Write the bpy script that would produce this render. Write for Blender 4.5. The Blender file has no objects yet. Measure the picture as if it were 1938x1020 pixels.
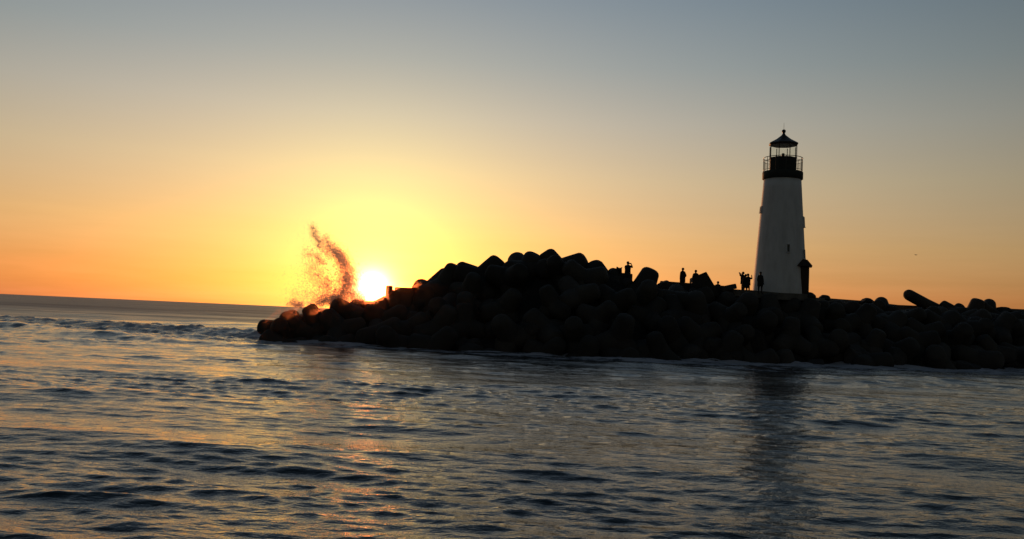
import bpy, bmesh, math, random
import numpy as np
from mathutils import Vector, Matrix, Quaternion

rnd = random.Random(7)
rng = np.random.default_rng(11)
sc = bpy.context.scene
col = sc.collection

# ------------------------------------------------------------------ camera
F, CX, CY, EYE = 1678.0, 969.0, 510.0, 2.4
ROLL = math.atan(24 / 540.0)
PITCH = math.atan(89 * math.cos(ROLL) / F)
SUN_EL = math.radians(1.44)
SUN_AZ = math.radians(-8.88)            # measured from +Y towards +X
cam = bpy.data.objects.new('camera', bpy.data.cameras.new('camera'))
col.objects.link(cam)
sc.camera = cam
cam.data.sensor_width = 36
cam.data.lens = 36 * F / 1938
cam.data.clip_start = 0.1
cam.data.clip_end = 120000
RM = Matrix.Rotation(math.pi / 2 + PITCH, 4, 'X') @ Matrix.Rotation(ROLL, 4, 'Z')
cam.matrix_world = Matrix.Translation((0, 0, EYE)) @ RM
R = np.array(RM.to_3x3())
C0 = np.array([0, 0, EYE])


def P(px, py, Y):
    """point at distance Y seen at photograph pixel (px, py)"""
    d = R @ np.array([(px - CX) / F, -(py - CY) / F, -1.0])
    return C0 + d * (Y / d[1])


def proj(v):
    q = (np.asarray(v) - C0) @ R
    return np.stack([CX - F * q[:, 0] / q[:, 2], CY + F * q[:, 1] / q[:, 2]], 1)


# ------------------------------------------------------------------ view
sc.view_settings.view_transform = 'Standard'
sc.view_settings.look = 'None'
sc.view_settings.exposure = 0
sc.view_settings.gamma = 1
sc.view_settings.use_curve_mapping = False
sc.render.engine = 'CYCLES'
sc.cycles.use_denoising = True
sc.cycles.max_bounces = 10
sc.cycles.diffuse_bounces = 4
sc.cycles.glossy_bounces = 4
sc.cycles.transmission_bounces = 10
sc.cycles.transparent_max_bounces = 24
sc.cycles.sample_clamp_indirect = 4

# ------------------------------------------------------------------ world
world = bpy.data.worlds.new('World')
sc.world = world
world.use_nodes = True
nt = world.node_tree
for n in list(nt.nodes):
    nt.nodes.remove(n)


class G:
    """small node-graph helper"""
    def __init__(s, nt): s.nt = nt
    def n(s, t, **k):
        x = s.nt.nodes.new(t)
        for a, b in k.items(): setattr(x, a, b)
        return x
    def put(s, sock, v):
        if isinstance(v, bpy.types.NodeSocket): s.nt.links.new(v, sock)
        else: sock.default_value = v
    def m(s, op, a, b=None, c=None, clamp=False):
        x = s.n('ShaderNodeMath', operation=op, use_clamp=clamp)
        s.put(x.inputs[0], a)
        if b is not None: s.put(x.inputs[1], b)
        if c is not None: s.put(x.inputs[2], c)
        return x.outputs[0]
    def vm(s, op, a, b=None, scale=None):
        x = s.n('ShaderNodeVectorMath', operation=op)
        s.put(x.inputs[0], a)
        if b is not None: s.put(x.inputs[1], b)
        if scale is not None: s.put(x.inputs['Scale'], scale)
        return x.outputs['Value'] if op in ('DOT_PRODUCT', 'LENGTH') else x.outputs[0]
    def ramp(s, v, stops, interp='LINEAR'):
        x = s.n('ShaderNodeValToRGB')
        x.color_ramp.interpolation = interp
        e = x.color_ramp.elements
        while len(e) < len(stops): e.new(0.5)
        for q, (p, c) in zip(e, stops):
            q.position = p
            q.color = (*c, 1) if len(c) == 3 else c
        s.put(x.inputs[0], v)
        return x.outputs[0]
    def noise(s, vec, scale, detail=3, rough=.55, out=0):
        x = s.n('ShaderNodeTexNoise')
        s.put(x.inputs['Vector'], vec)
        x.inputs['Scale'].default_value = scale
        x.inputs['Detail'].default_value = detail
        x.inputs['Roughness'].default_value = rough
        return x.outputs[out]
    def mix(s, f, a, b):
        x = s.n('ShaderNodeMix', data_type='RGBA')
        s.put(x.inputs[0], f); s.put(x.inputs[6], a); s.put(x.inputs[7], b)
        return x.outputs[2]


g = G(nt)
tc = g.n('ShaderNodeTexCoord')
dirv = g.vm('NORMALIZE', tc.outputs['Generated'])
sep = g.n('ShaderNodeSeparateXYZ')
nt.links.new(dirv, sep.inputs[0])
S = (math.sin(SUN_AZ) * math.cos(SUN_EL), math.cos(SUN_AZ) * math.cos(SUN_EL), math.sin(SUN_EL))
elev = g.m('MULTIPLY', g.m('ARCSINE', g.m('MAXIMUM', sep.outputs[2], 0.0)), 180 / math.pi)
dist = g.vm('LENGTH', g.vm('SUBTRACT', dirv, S))
theta = g.m('MULTIPLY', g.m('ARCSINE', g.m('MULTIPLY', dist, 0.5), clamp=False), 360 / math.pi)   # degrees from the sun
far = g.m('MULTIPLY_ADD', g.m('EXPONENT', g.m('MULTIPLY', g.m('MULTIPLY', theta, theta), -1 / 46.0 ** 2)), 0.94, 0.06)
base = g.ramp(g.m('SQRT', g.m('DIVIDE', elev, 90.0)), [
    (math.sqrt(e / 90), c) for e, c in [
        (0, (.56, .17, .085)), (2, (.58, .215, .10)), (5, (.58, .33, .15)), (9, (.50, .395, .255)), (12.5, (.38, .37, .325)),
        (16, (.25, .305, .325)), (20, (.17, .245, .31)), (35, (.10, .175, .27)), (60, (.04, .085, .15)), (90, (.015, .04, .09))]])
base = g.vm('SCALE', base, scale=far)
# thin horizontal streaks of high cloud low over the sea
st = g.noise(g.vm('MULTIPLY', dirv, (1.0, 1.0, 14.0)), 5.0, 4, .6)
low = g.m('EXPONENT', g.m('MULTIPLY', elev, -0.35))
st = g.m('MULTIPLY_ADD', g.m('MULTIPLY', g.m('SUBTRACT', st, 0.5), low), 1.1, 1.0)
base = g.vm('SCALE', base, scale=st)
glow = g.vm('SCALE', (0.35, 1.2, .30), scale=g.m('EXPONENT', g.m('DIVIDE', theta, -3.7)))
red = g.vm('SCALE', (13.0, .9, .0), scale=g.m('EXPONENT', g.m('MULTIPLY', g.m('MULTIPLY', theta, theta), -1 / 2.9 ** 2)))
core = g.vm('SCALE', (16.0, 12.0, 8.0), scale=g.m('EXPONENT', g.m('DIVIDE', theta, -0.41)))
tot = g.vm('ADD', g.vm('ADD', g.vm('ADD', base, glow), core), red)
skyt = g.n('ShaderNodeTexSky', sky_type='NISHITA')
skyt.sun_disc = False
skyt.sun_elevation = SUN_EL
skyt.sun_rotation = SUN_AZ
skyt.air_density = 1; skyt.dust_density = 1; skyt.ozone_density = 1
b1 = g.n('ShaderNodeBackground'); nt.links.new(skyt.outputs[0], b1.inputs[0]); b1.inputs[1].default_value = 0.05
b2 = g.n('ShaderNodeBackground'); nt.links.new(tot, b2.inputs[0]); b2.inputs[1].default_value = 1.0
ad = g.n('ShaderNodeAddShader'); nt.links.new(b1.outputs[0], ad.inputs[0]); nt.links.new(b2.outputs[0], ad.inputs[1])
wo = g.n('ShaderNodeOutputWorld'); nt.links.new(ad.outputs[0], wo.inputs[0])
world.cycles.sampling_method = 'MANUAL'
world.cycles.sample_map_resolution = 2048

sun = bpy.data.objects.new('sun', bpy.data.lights.new('sun', 'SUN'))
col.objects.link(sun)
sun.data.energy = 2.0
sun.data.angle = math.radians(0.5)
sun.data.color = (1.0, 0.42, 0.16)
sun.rotation_euler = Vector((-S[0], -S[1], -S[2])).to_track_quat('-Z', 'Y').to_euler()


# ------------------------------------------------------------------ object helpers
def tag(o, label=None, cat=None, group=None, kind=None):
    if label: o['label'] = label
    if cat: o['category'] = cat
    if group: o['group'] = group
    if kind: o['kind'] = kind
    return o


def empty(name, loc, rz=0):
    o = bpy.data.objects.new(name, None)
    col.objects.link(o)
    o.location = loc
    o.rotation_euler = (0, 0, rz)
    o.empty_display_size = .2
    return o


def mesh_obj(name, verts, faces, mat, parent=None, smooth=False):
    me = bpy.data.meshes.new(name)
    me.from_pydata([tuple(v) for v in verts], [], faces)
    me.materials.append(mat)
    if smooth: me.shade_smooth()
    me.update()
    o = bpy.data.objects.new(name, me)
    col.objects.link(o)
    o.parent = parent
    return o


def bm_obj(name, bm, mat, parent=None, smooth=False):
    me = bpy.data.meshes.new(name)
    bm.to_mesh(me); bm.free()
    me.materials.append(mat)
    if smooth: me.shade_smooth()
    o = bpy.data.objects.new(name, me)
    col.objects.link(o)
    o.parent = parent
    return o


def b_box(bm, c, s, rot=None, bevel=0):
    r = bmesh.ops.create_cube(bm, size=1)
    vs = r['verts']
    bmesh.ops.scale(bm, vec=s, verts=vs)
    if rot: bmesh.ops.rotate(bm, cent=(0, 0, 0), matrix=rot, verts=vs)
    bmesh.ops.translate(bm, vec=c, verts=vs)
    if bevel:
        es = list({e for v in vs for e in v.link_edges})
        bmesh.ops.bevel(bm, geom=es, offset=bevel, segments=2, affect='EDGES')


def b_lathe(bm, prof, n=48, cap=True, a0=0.0):
    """profile of (radius, z) turned round z"""
    rings = []
    for r, z in prof:
        rings.append([bm.verts.new((r * math.cos(a0 + 2 * math.pi * k / n), r * math.sin(a0 + 2 * math.pi * k / n), z)) for k in range(n)])
    for a, b in zip(rings, rings[1:]):
        for k in range(n):
            bm.faces.new((a[k], a[(k + 1) % n], b[(k + 1) % n], b[k]))
    if cap:
        bm.faces.new(rings[0][::-1]); bm.faces.new(rings[-1])


def b_tube(bm, p, q, r0, r1=None, n=8):
    p, q = Vector(p), Vector(q)
    r1 = r0 if r1 is None else r1
    d = (q - p).normalized()
    t = d.orthogonal().normalized(); u = d.cross(t)
    A = [bm.verts.new(p + (t * math.cos(2 * math.pi * k / n) + u * math.sin(2 * math.pi * k / n)) * r0) for k in range(n)]
    B = [bm.verts.new(q + (t * math.cos(2 * math.pi * k / n) + u * math.sin(2 * math.pi * k / n)) * r1) for k in range(n)]
    for k in range(n):
        bm.faces.new((A[k], A[(k + 1) % n], B[(k + 1) % n], B[k]))
    bm.faces.new(A[::-1]); bm.faces.new(B)


# ------------------------------------------------------------------ materials
def mat(name):
    m = bpy.data.materials.new(name)
    m.use_nodes = True
    return m, G(m.node_tree), m.node_tree.nodes['Principled BSDF']


def rough_mat(name, c0, c1, scale, rough=.85, bump=.3, bscale=12, spec=.3, objrand=0.0, dist_=.03):
    m, g, p = mat(name)
    t = g.n('ShaderNodeTexCoord').outputs['Object']
    f = g.noise(t, scale, 5, .62)
    c = g.ramp(f, [(.32, c0), (.68, c1)])
    st = g.noise(g.vm('MULTIPLY', t, (1, 1, .25)), scale * 2.3, 4, .6)
    c = g.mix(g.m('MULTIPLY', g.m('SUBTRACT', st, .45, clamp=True), 1.3), c, (c0[0] * .45, c0[1] * .45, c0[2] * .42, 1))
    if objrand:
        r = g.n('ShaderNodeObjectInfo').outputs['Random']
        c = g.vm('SCALE', c, scale=g.m('MULTIPLY_ADD', r, objrand, 1 - objrand / 2))
    g.put(p.inputs['Base Color'], c)
    p.inputs['Roughness'].default_value = rough
    p.inputs['Specular IOR Level'].default_value = spec
    b = g.n('ShaderNodeBump')
    b.inputs['Strength'].default_value = bump
    b.inputs['Distance'].default_value = dist_
    g.put(b.inputs['Height'], g.noise(t, bscale, 6, .65))
    g.put(p.inputs['Normal'], b.outputs[0])
    return m


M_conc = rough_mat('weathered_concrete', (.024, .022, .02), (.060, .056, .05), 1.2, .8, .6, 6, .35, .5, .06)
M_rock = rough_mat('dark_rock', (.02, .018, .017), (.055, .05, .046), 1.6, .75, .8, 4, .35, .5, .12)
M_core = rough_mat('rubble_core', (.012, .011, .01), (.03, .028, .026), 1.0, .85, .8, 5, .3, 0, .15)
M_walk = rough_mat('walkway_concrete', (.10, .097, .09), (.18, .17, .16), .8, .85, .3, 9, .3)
M_white = rough_mat('white_stucco', (.68, .70, .73), (.79, .81, .84), .6, .7, .25, 18, .3, 0, .01)
M_green = rough_mat('dark_green_paint', (.02, .028, .025), (.035, .042, .038), 2.0, .75, .08, 20, .4, 0, .005)
M_roofm = rough_mat('dark_copper_roof', (.028, .03, .028), (.045, .045, .04), 3.0, .5, .1, 16, .4, 0, .005)
M_brown = rough_mat('dark_timber', (.03, .018, .012), (.055, .034, .022), 5.0, .6, .2, 25, .3, 0, .005)
M_metal = rough_mat('dark_iron', (.02, .02, .02), (.04, .04, .038), 8.0, .45, .1, 30, .5, 0, .002)
M_cloth_a = rough_mat('navy_cloth', (.012, .014, .022), (.02, .022, .034), 9, .95, .2, 40, .1, .3, .005)
M_cloth_b = rough_mat('charcoal_cloth', (.018, .017, .017), (.03, .029, .028), 9, .95, .2, 40, .1, .3, .005)
M_jean = rough_mat('dark_denim', (.012, .016, .025), (.022, .028, .042), 14, .95, .2, 60, .1, .3, .004)
M_skin = rough_mat('skin', (.26, .15, .10), (.32, .19, .13), 12, .6, .05, 60, .3, .3, .002)
M_hair = rough_mat('dark_hair', (.012, .009, .007), (.025, .018, .012), 30, .6, .3, 60, .3, .3, .004)
M_bird = rough_mat('gull_feathers', (.10, .10, .10), (.22, .22, .22), 10, .8, .1, 30, .2, 0, .004)

m, gg, p = mat('lantern_glass')
nt2 = m.node_tree
tr = gg.n('ShaderNodeBsdfTransparent'); tr.inputs[0].default_value = (.97, .98, .97, 1)
gl = gg.n('ShaderNodeBsdfGlossy'); gl.inputs['Roughness'].default_value = .03
fr = gg.n('ShaderNodeFresnel'); fr.inputs[0].default_value = 1.12
mx = gg.n('ShaderNodeMixShader')
mx.inputs[0].default_value = .03; nt2.links.new(tr.outputs[0], mx.inputs[1]); nt2.links.new(gl.outputs[0], mx.inputs[2])
nt2.links.new(mx.outputs[0], nt2.nodes['Material Output'].inputs[0])
M_glass = m

m, gg, p = mat('sea_spray')
nt2 = m.node_tree
df = gg.n('ShaderNodeBsdfDiffuse'); df.inputs[0].default_value = (.9, .88, .88, 1)
tl = gg.n('ShaderNodeBsdfTranslucent'); tl.inputs[0].default_value = (.95, .93, .92, 1)
tp = gg.n('ShaderNodeBsdfTransparent')
mx = gg.n('ShaderNodeMixShader'); mx.inputs[0].default_value = .75
nt2.links.new(df.outputs[0], mx.inputs[1]); nt2.links.new(tl.outputs[0], mx.inputs[2])
mx2 = gg.n('ShaderNodeMixShader'); mx2.inputs[0].default_value = .58
nt2.links.new(mx.outputs[0], mx2.inputs[1]); nt2.links.new(tp.outputs[0], mx2.inputs[2])
nt2.links.new(mx2.outputs[0], nt2.nodes['Material Output'].inputs[0])
M_spray = m

# ------------------------------------------------------------------ the breakwater's plan
TOE = np.array([(-60, 60.5), (-17.3, 60), (-3.5, 60), (7.8, 57.5), (18.6, 60.5), (42.7, 68), (70, 78)], float)


def toe_y(x):
    return np.interp(x, TOE[:, 0], TOE[:, 1])


# skyline of the breakwater as seen from the camera (pixels), used to keep the rubble below the crest units
SKL = np.array([(485,643),(486.5,622),(490,607),(497,602.7),(507.6,604.5),(519.6,605),(528.8,599),(536.8,590),(547.3,584.7),(559,586.8),(568.5,592.6),(573.8,584.7),(584.4,576.8),(595,574.6),(604,579.4),(624,578),(629,570),(640,563),(652,565),(664,570),(672,566),(685,568),(698,570),(709,569),(725,561),(729,556),(744,552),(748.5,544.5),(779,543.7),(781,537.7),(790,530),(798,526.6),(808,530.5),(811,530),(834,510),(840.6,507),(847,499),(855,497),(862.6,500.3),(866,500),(870,496.4),(876.7,495),(888,498.5),(906.4,505),(911.6,500),(924.5,487.4),(934.8,483),(943.8,485.6),(951.6,492.6),(955.4,497),(960.6,494.4),(964.5,483.5),(971,476.6),(977.4,475),(986.4,479),(992,482),(1000.6,475),(1009.6,477),(1021,481.5),(1045.7,468.6),(1053.5,477),(1063.8,488),(1084.4,481),(1096,478.4),(1103.8,480.4),(1110,488.7),(1114,496.4),(1123,493),(1133.5,492),(1141,496.4),(1149,506.8),(1154,513),(1160.5,510),(1167,513),(1177,516),(1182.5,516.6),(1197,518),(1198,525),(1204.4,525),(1216,507.3),(1223.8,505.5),(1234,507.3),(1244.4,512),(1251,518.4),(1252.7,525),(1253.5,531.5),(1312,535.5),(1353,540),(1393,545),(1421,548.5),(1527,553),(1540,562),(1571,563.5),(1632,568.5),(1656,570),(1682,572),(1700,576.5),(1711,579),(1770,576),(1806,579),(1833,578),(1886,583.5),(1910,583),(1938,585),(2100,592),(2400,602)], float)


def skl(x):
    return np.interp(x, SKL[:, 0], SKL[:, 1], left=650)


# ------------------------------------------------------------------ sea
def waves(X, Y, dr):
    """height field and sideways shift: many crossing wavelets, coarse ones fading last with distance"""
    r = np.random.default_rng(4)
    Z = np.zeros_like(X); DX = np.zeros_like(X); DY = np.zeros_like(X)
    # patches of ruffled and calmer water
    pm = np.zeros_like(X)
    for i in range(9):
        L = r.uniform(5, 22); a = r.uniform(-0.35, 0.35) + math.pi / 2
        pm += np.sin((X * math.cos(a) * .6 + Y * math.sin(a)) * 2 * math.pi / L + r.uniform(0, 6.28))
    pm = 0.85 + 0.22 * np.clip(pm / 2.0, -1.6, 1.8)
    for i in range(120):
        lam = math.exp(r.uniform(math.log(.16), math.log(9.0)))
        main = math.radians(-97)                        # travelling towards the camera, a little slanted
        spread = .30 if lam > 2 else (.45 if lam > .6 else .6)
        a = main + r.normal() * spread
        if lam > 3: sl = .009
        elif lam > 1: sl = .0135
        elif lam > .4: sl = .037
        else: sl = .033
        k = 2 * math.pi / lam
        amp = sl / k * r.uniform(.6, 1.3)
        ph = r.uniform(0, 2 * math.pi)
        fade = np.clip((lam / dr - 1.6) / 2.2, 0, 1)
        if fade.max() <= 0: continue
        arg = (X * math.cos(a) + Y * math.sin(a)) * k + ph
        s = np.sin(arg); c = np.cos(arg)
        w = amp * fade * (pm if lam < 2.5 else 1)
        Z += w * s
        DX += w * c * math.cos(a) * .9
        DY += w * c * math.sin(a) * .9
    return Z, DX, DY


def vnoise(X, Y, seed):
    """smooth value noise"""
    r = np.random.default_rng(seed)
    T = r.random((256, 256))
    xi = np.floor(X).astype(int); yi = np.floor(Y).astype(int)
    fx = X - xi; fy = Y - yi
    fx = fx * fx * (3 - 2 * fx); fy = fy * fy * (3 - 2 * fy)
    a = T[xi % 256, yi % 256]; b = T[(xi + 1) % 256, yi % 256]
    c = T[xi % 256, (yi + 1) % 256]; d = T[(xi + 1) % 256, (yi + 1) % 256]
    return (a * (1 - fx) + b * fx) * (1 - fy) + (c * (1 - fx) + d * fx) * fy


def fbm(X, Y, seed, n=4):
    s = 0; w = 1; t = 0
    for i in range(n):
        s = s + w * vnoise(X * 2 ** i + 31.7 * i, Y * 2 ** i + 17.3 * i, seed + i); t += w; w *= .5
    return s / t


BR_A, BR_B = np.array([-95.0, 104.0]), np.array([-15.0, 66.0])      # line of the breaking swell
br_d = (BR_B - BR_A) / np.linalg.norm(BR_B - BR_A)
br_n = np.array([br_d[1], -br_d[0]])                                    # towards the camera
if br_n[1] > 0: br_n = -br_n


def sea_fields(X, Y, dr):
    Z, DX, DY = waves(X, Y, dr)
    t = (X - BR_A[0]) * br_d[0] + (Y - BR_A[1]) * br_d[1]
    wob = 2.6 * (fbm(t / 14.0, t * 0 + 3, 50, 3) - .5) * 2
    q = (X - BR_A[0]) * br_n[0] + (Y - BR_A[1]) * br_n[1] + wob
    L = np.linalg.norm(BR_B - BR_A)
    hh = np.interp(t, [-30, 0, 30, 60, L - 6, L + 3, L + 10], [0.15, .3, .45, .6, .85, .6, 0])
    lump = np.clip((fbm(t / 9.0, t * 0, 60, 4) - .28) * 2.2, .62, 1.12)
    hh = hh * lump
    ridge = hh * np.where(q < 0, np.exp(-(q / 5.0) ** 2), np.exp(-(q / 2.2) ** 2))
    # a second low swell behind the first and a spent one in front
    q2 = q + 26 + 3 * np.sin(t / 17)
    ridge = ridge + .25 * np.exp(-(q2 / 5) ** 2) * (t < L - 10)
    q3 = q - 11 + 2 * np.sin(t / 9 + 1)
    ridge = ridge + .34 * np.exp(-(q3 / 1.8) ** 2) * np.clip((L + 5 - t) / 10, 0, 1) * np.clip((t + 30) / 30, 0, 1)
    foam = np.exp(-np.clip(q - 1, 0, None) / 13.0) * (q > -1.2) * np.clip((L + 8 - t) / 8, 0, 1) * np.clip((t + 60) / 30, 0, 1)
    foam = foam * np.clip(lump * 1.1, .35, 1)
    Z = Z + ridge
    fo_n = fbm(X * 1.3, Y * 1.3, 70, 4)
    Z = Z + foam * (fo_n - .5) * .6 * np.clip(1.3 - dr * .5, 0, 1)
    # wash along the foot of the breakwater
    d = toe_y(X) - Y
    wash = np.exp(-np.clip(d, 0, None) / np.interp(X, [-20, 5, 20, 45], [5.5, 9.0, 13.0, 16.0])) * np.clip((X + 19) / 2.5, 0, 1)
    wash = wash * (d > -9)
    Z = Z + wash ** 3 * (fbm(X * .55, Y * .8, 80, 4) - .42) * .75
    # low rollers sliding along the breakwater on the right
    roll = .16 * np.exp(-((d - 15 - 1.5 * np.sin(X / 7)) / 1.6) ** 2) * np.clip((X - 12) / 8, 0, 1)
    roll = roll + .12 * np.exp(-((d - 8 - 1.2 * np.sin(X / 5 + 1)) / 1.5) ** 2) * np.clip((X + 16) / 8, 0, 1)
    Z = Z + roll
    streak = np.clip((np.exp(-((d - 8) / 9) ** 2)) * np.clip((X - 2) / 20, 0, 1), 0, 1) * .30
    foam = np.clip(np.maximum(np.maximum(foam, wash), streak), 0, 1)
    return Z, DX, DY, foam


def build_sea():
    rs = [1.5]
    while rs[-1] < 60000:
        r_ = rs[-1]
        if r_ < 9: st_ = .12
        elif r_ < 110: st_ = max(.045, r_ * .0042)
        elif r_ < 600: st_ = r_ * .012
        else: st_ = r_ * .07
        rs.append(r_ + st_)
    rs = np.array(rs)
    dr = np.gradient(rs)
    inner = np.radians(np.arange(-35, 35.01, .11))
    outer = np.radians(np.concatenate([np.arange(-180, -70, 6), np.arange(-70, -35, .8)]))
    th = np.concatenate([outer, inner, -outer[::-1]])
    RR, TH = np.meshgrid(rs, th, indexing='ij')
    DRR = np.repeat(dr[:, None], len(th), 1)
    dth = np.gradient(th)
    lat = RR * np.repeat(dth[None, :], len(rs), 0)
    eff = np.maximum(DRR, lat * .45)
    X = RR * np.sin(TH); Y = RR * np.cos(TH)
    Z, DX, DY, foam = sea_fields(X, Y, eff)
    atten = np.clip(1 - (RR - 400) / 1500, 0, 1)
    V = np.stack([X + DX, Y + DY, Z * atten], -1).reshape(-1, 3)
    nr, nth = len(rs), len(th)
    idx = np.arange(nr * nth).reshape(nr, nth)
    a = idx[:-1, :-1].ravel(); b = idx[:-1, 1:].ravel(); c = idx[1:, 1:].ravel(); d = idx[1:, :-1].ravel()
    Fq = np.stack([a, d, c, b], 1)
    me = bpy.data.meshes.new('sea')
    me.vertices.add(len(V)); me.vertices.foreach_set('co', V.ravel().astype(np.float32))
    me.loops.add(Fq.size); me.loops.foreach_set('vertex_index', Fq.ravel().astype(np.int32))
    me.polygons.add(len(Fq)); me.polygons.foreach_set('loop_start', (np.arange(len(Fq)) * 4).astype(np.int32))
    me.update(calc_edges=True)
    me.shade_smooth()
    at = me.attributes.new('foam', 'FLOAT', 'POINT')
    at.data.foreach_set('value', foam.ravel().astype(np.float32))
    un = np.clip((eff - .22) / 2.6, 0, 1) ** .7
    at = me.attributes.new('chop', 'FLOAT', 'POINT')
    at.data.foreach_set('value', un.ravel().astype(np.float32))
    return me


m, gg, p = mat('sea_water')
nt2 = m.node_tree
geo = gg.n('ShaderNodeNewGeometry').outputs['Position']
p.inputs['Base Color'].default_value = (.012, .019, .027, 1)
wind = gg.m('MULTIPLY_ADD', gg.m('SUBTRACT', gg.noise(gg.vm('MULTIPLY', geo, (.012, .05, 1.0)), 1.0, 6, .7), .5), .9, .42)
gg.put(p.inputs['Roughness'], gg.m('MULTIPLY_ADD', gg.n('ShaderNodeAttribute', attribute_name='chop').outputs['Fac'], wind, .035))
p.inputs['IOR'].default_value = 1.333
rip = gg.noise(gg.vm('MULTIPLY', geo, (1.0, 1.9, 1.0)), 3.2, 4, .6)
rip2 = gg.noise(gg.vm('MULTIPLY', geo, (.35, .9, 1.0)), .55, 5, .6)
bp = gg.n('ShaderNodeBump'); bp.inputs['Strength'].default_value = .5; bp.inputs['Distance'].default_value = .05
gg.put(bp.inputs['Height'], rip)
bp2 = gg.n('ShaderNodeBump'); bp2.inputs['Strength'].default_value = 1.0; bp2.inputs['Distance'].default_value = .10
gg.put(bp2.inputs['Height'], rip2); nt2.links.new(bp.outputs[0], bp2.inputs['Normal'])
gg.put(p.inputs['Normal'], bp2.outputs[0])
fa = gg.n('ShaderNodeAttribute', attribute_name='foam').outputs['Fac']
fn = gg.noise(gg.vm('MULTIPLY', geo, (.4, .7, 1.0)), 1.1, 7, .75)
fm = gg.m('MULTIPLY', gg.m('SUBTRACT', gg.m('ADD', fn, gg.m('MULTIPLY', fa, .42)), .70), 7.0, clamp=True)
fm = gg.m('MULTIPLY', fm, .85)
fd = gg.n('ShaderNodeBsdfDiffuse'); fd.inputs[0].default_value = (.52, .52, .58, 1)
gg.put(fd.inputs['Normal'], bp.outputs[0])
mx = gg.n('ShaderNodeMixShader')
nt2.links.new(fm, mx.inputs[0]); nt2.links.new(p.outputs[0], mx.inputs[1]); nt2.links.new(fd.outputs[0], mx.inputs[2])
nt2.links.new(mx.outputs[0], nt2.nodes['Material Output'].inputs[0])
M_sea = m
sea_me = build_sea()
sea_me.materials.append(M_sea)
sea = bpy.data.objects.new('sea', sea_me)
col.objects.link(sea)
tag(sea, kind='structure')

# seabed under the breakwater is not seen: the sea sheet carries on beneath it

# ------------------------------------------------------------------ breakwater core (one rubble mound)
def build_core():
    xs = np.arange(-17.5, 78, .6)
    ss = np.arange(-1.5, 30, .6)
    X, Sg = np.meshgrid(xs, ss, indexing='ij')
    Y = toe_y(X) + Sg
    top = np.interp(X, [-17, -14, -10, -7, -5, 0, 5, 8, 10, 78], [.4, 1.2, 2.2, 3.6, 5.0, 6.4, 6.4, 5.4, 4.85, 4.85])
    up = np.clip((Sg + 1.0) / 8.0, 0, 1) ** .9
    down = np.clip((28 - Sg) / 9.0, 0, 1)
    headf = np.clip((X + 17.5) / 2.0, 0, 1)
    Z = -1.2 + (top + 1.2) * up * down * headf
    flat = (np.abs(Sg - 11) < 4) & (X > 6)
    Z = Z + np.where(flat, 0, (fbm(X * .8, Y * .8, 90, 4) - .55) * 1.5)
    Z = np.where(flat, np.minimum(Z, 4.8), Z)
    V = np.stack([X, Y, Z], -1).reshape(-1, 3)
    pp = proj(V)
    lim = skl(pp[:, 0]) + 9
    over = np.clip(lim - pp[:, 1], 0, None)
    V[:, 2] -= np.where(V[:, 2] > -.5, over * V[:, 1] / F, 0)
    nx, ns = X.shape
    idx = np.arange(nx * ns).reshape(nx, ns)
    a = idx[:-1, :-1].ravel(); b = idx[:-1, 1:].ravel(); c = idx[1:, 1:].ravel(); d = idx[1:, :-1].ravel()
    return mesh_obj('breakwater_mound', V, np.stack([a, d, c, b], 1).tolist(), M_core), V.reshape(nx, ns, 3)


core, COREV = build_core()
tag(core, kind='structure')

# ------------------------------------------------------------------ walkway along the top
def strip(name, pts, w, th, material):
    """slab following front-edge points (x, y, z) and w metres deep"""
    V = []; Fc = []
    for x, y, z in pts:
        V += [(x, y, z), (x, y + w, z), (x, y + w, z - th), (x, y, z - th)]
    for i in range(len(pts) - 1):
        a = i * 4; b = a + 4
        for k in range(4):
            Fc.append((a + k, b + k, b + (k + 1) % 4, a + (k + 1) % 4))
    Fc.append((0, 1, 2, 3)); e = (len(pts) - 1) * 4
    Fc.append((e + 3, e + 2, e + 1, e))
    return mesh_obj(name, V, Fc, material)


wp = [P(1165, 536, 66.5), P(1255, 540, 66.6), P(1360, 546, 66.2), P(1421, 549, 66), P(1476, 554, 65.3), P(1527, 556.5, 66), P(1545, 563, 67), P(1571, 564.5, 69.5), P(1632, 569, 72), P(1700, 577, 75), P(1800, 581, 76), P(1910, 584, 76), P(2100, 592, 78), P(2400, 604, 82)]
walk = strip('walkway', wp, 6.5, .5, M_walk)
tag(walk, kind='structure')

# ------------------------------------------------------------------ tetrapods
TAX = [Vector((0, 0, 1)), Vector((math.sqrt(8 / 9), 0, -1 / 3)), Vector((-math.sqrt(2 / 9), math.sqrt(2 / 3), -1 / 3)), Vector((-math.sqrt(2 / 9), -math.sqrt(2 / 3), -1 / 3))]
PROF = [(0.0, .27), (.1, .268), (.3, .235), (.52, .197), (.563, .172), (.59, .130), (.60, .085)]


def tetra_mesh(seed):
    bm = bmesh.new()
    n = 20
    r = random.Random(seed)
    for a in TAX:
        t = a.cross(Vector((.3, .5, .8))).normalized(); u = a.cross(t)
        rings = []
        for s, rad in PROF:
            rings.append([bm.verts.new(a * s + (t * math.cos(2 * math.pi * k / n) + u * math.sin(2 * math.pi * k / n)) * rad * (1 + r.uniform(-.008, .008))) for k in range(n)])
        for A, B in zip(rings, rings[1:]):
            for k in range(n):
                bm.faces.new((A[k], A[(k + 1) % n], B[(k + 1) % n], B[k]))
        bm.faces.new(rings[-1])
    bmesh.ops.recalc_face_normals(bm, faces=bm.faces)
    me = bpy.data.meshes.new('tetrapod')
    bm.to_mesh(me); bm.free()
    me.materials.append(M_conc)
    me.shade_smooth()
    return me


TET = [tetra_mesh(i) for i in range(3)]
TETV = np.array([v.co[:] for v in TET[0].vertices])

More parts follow.
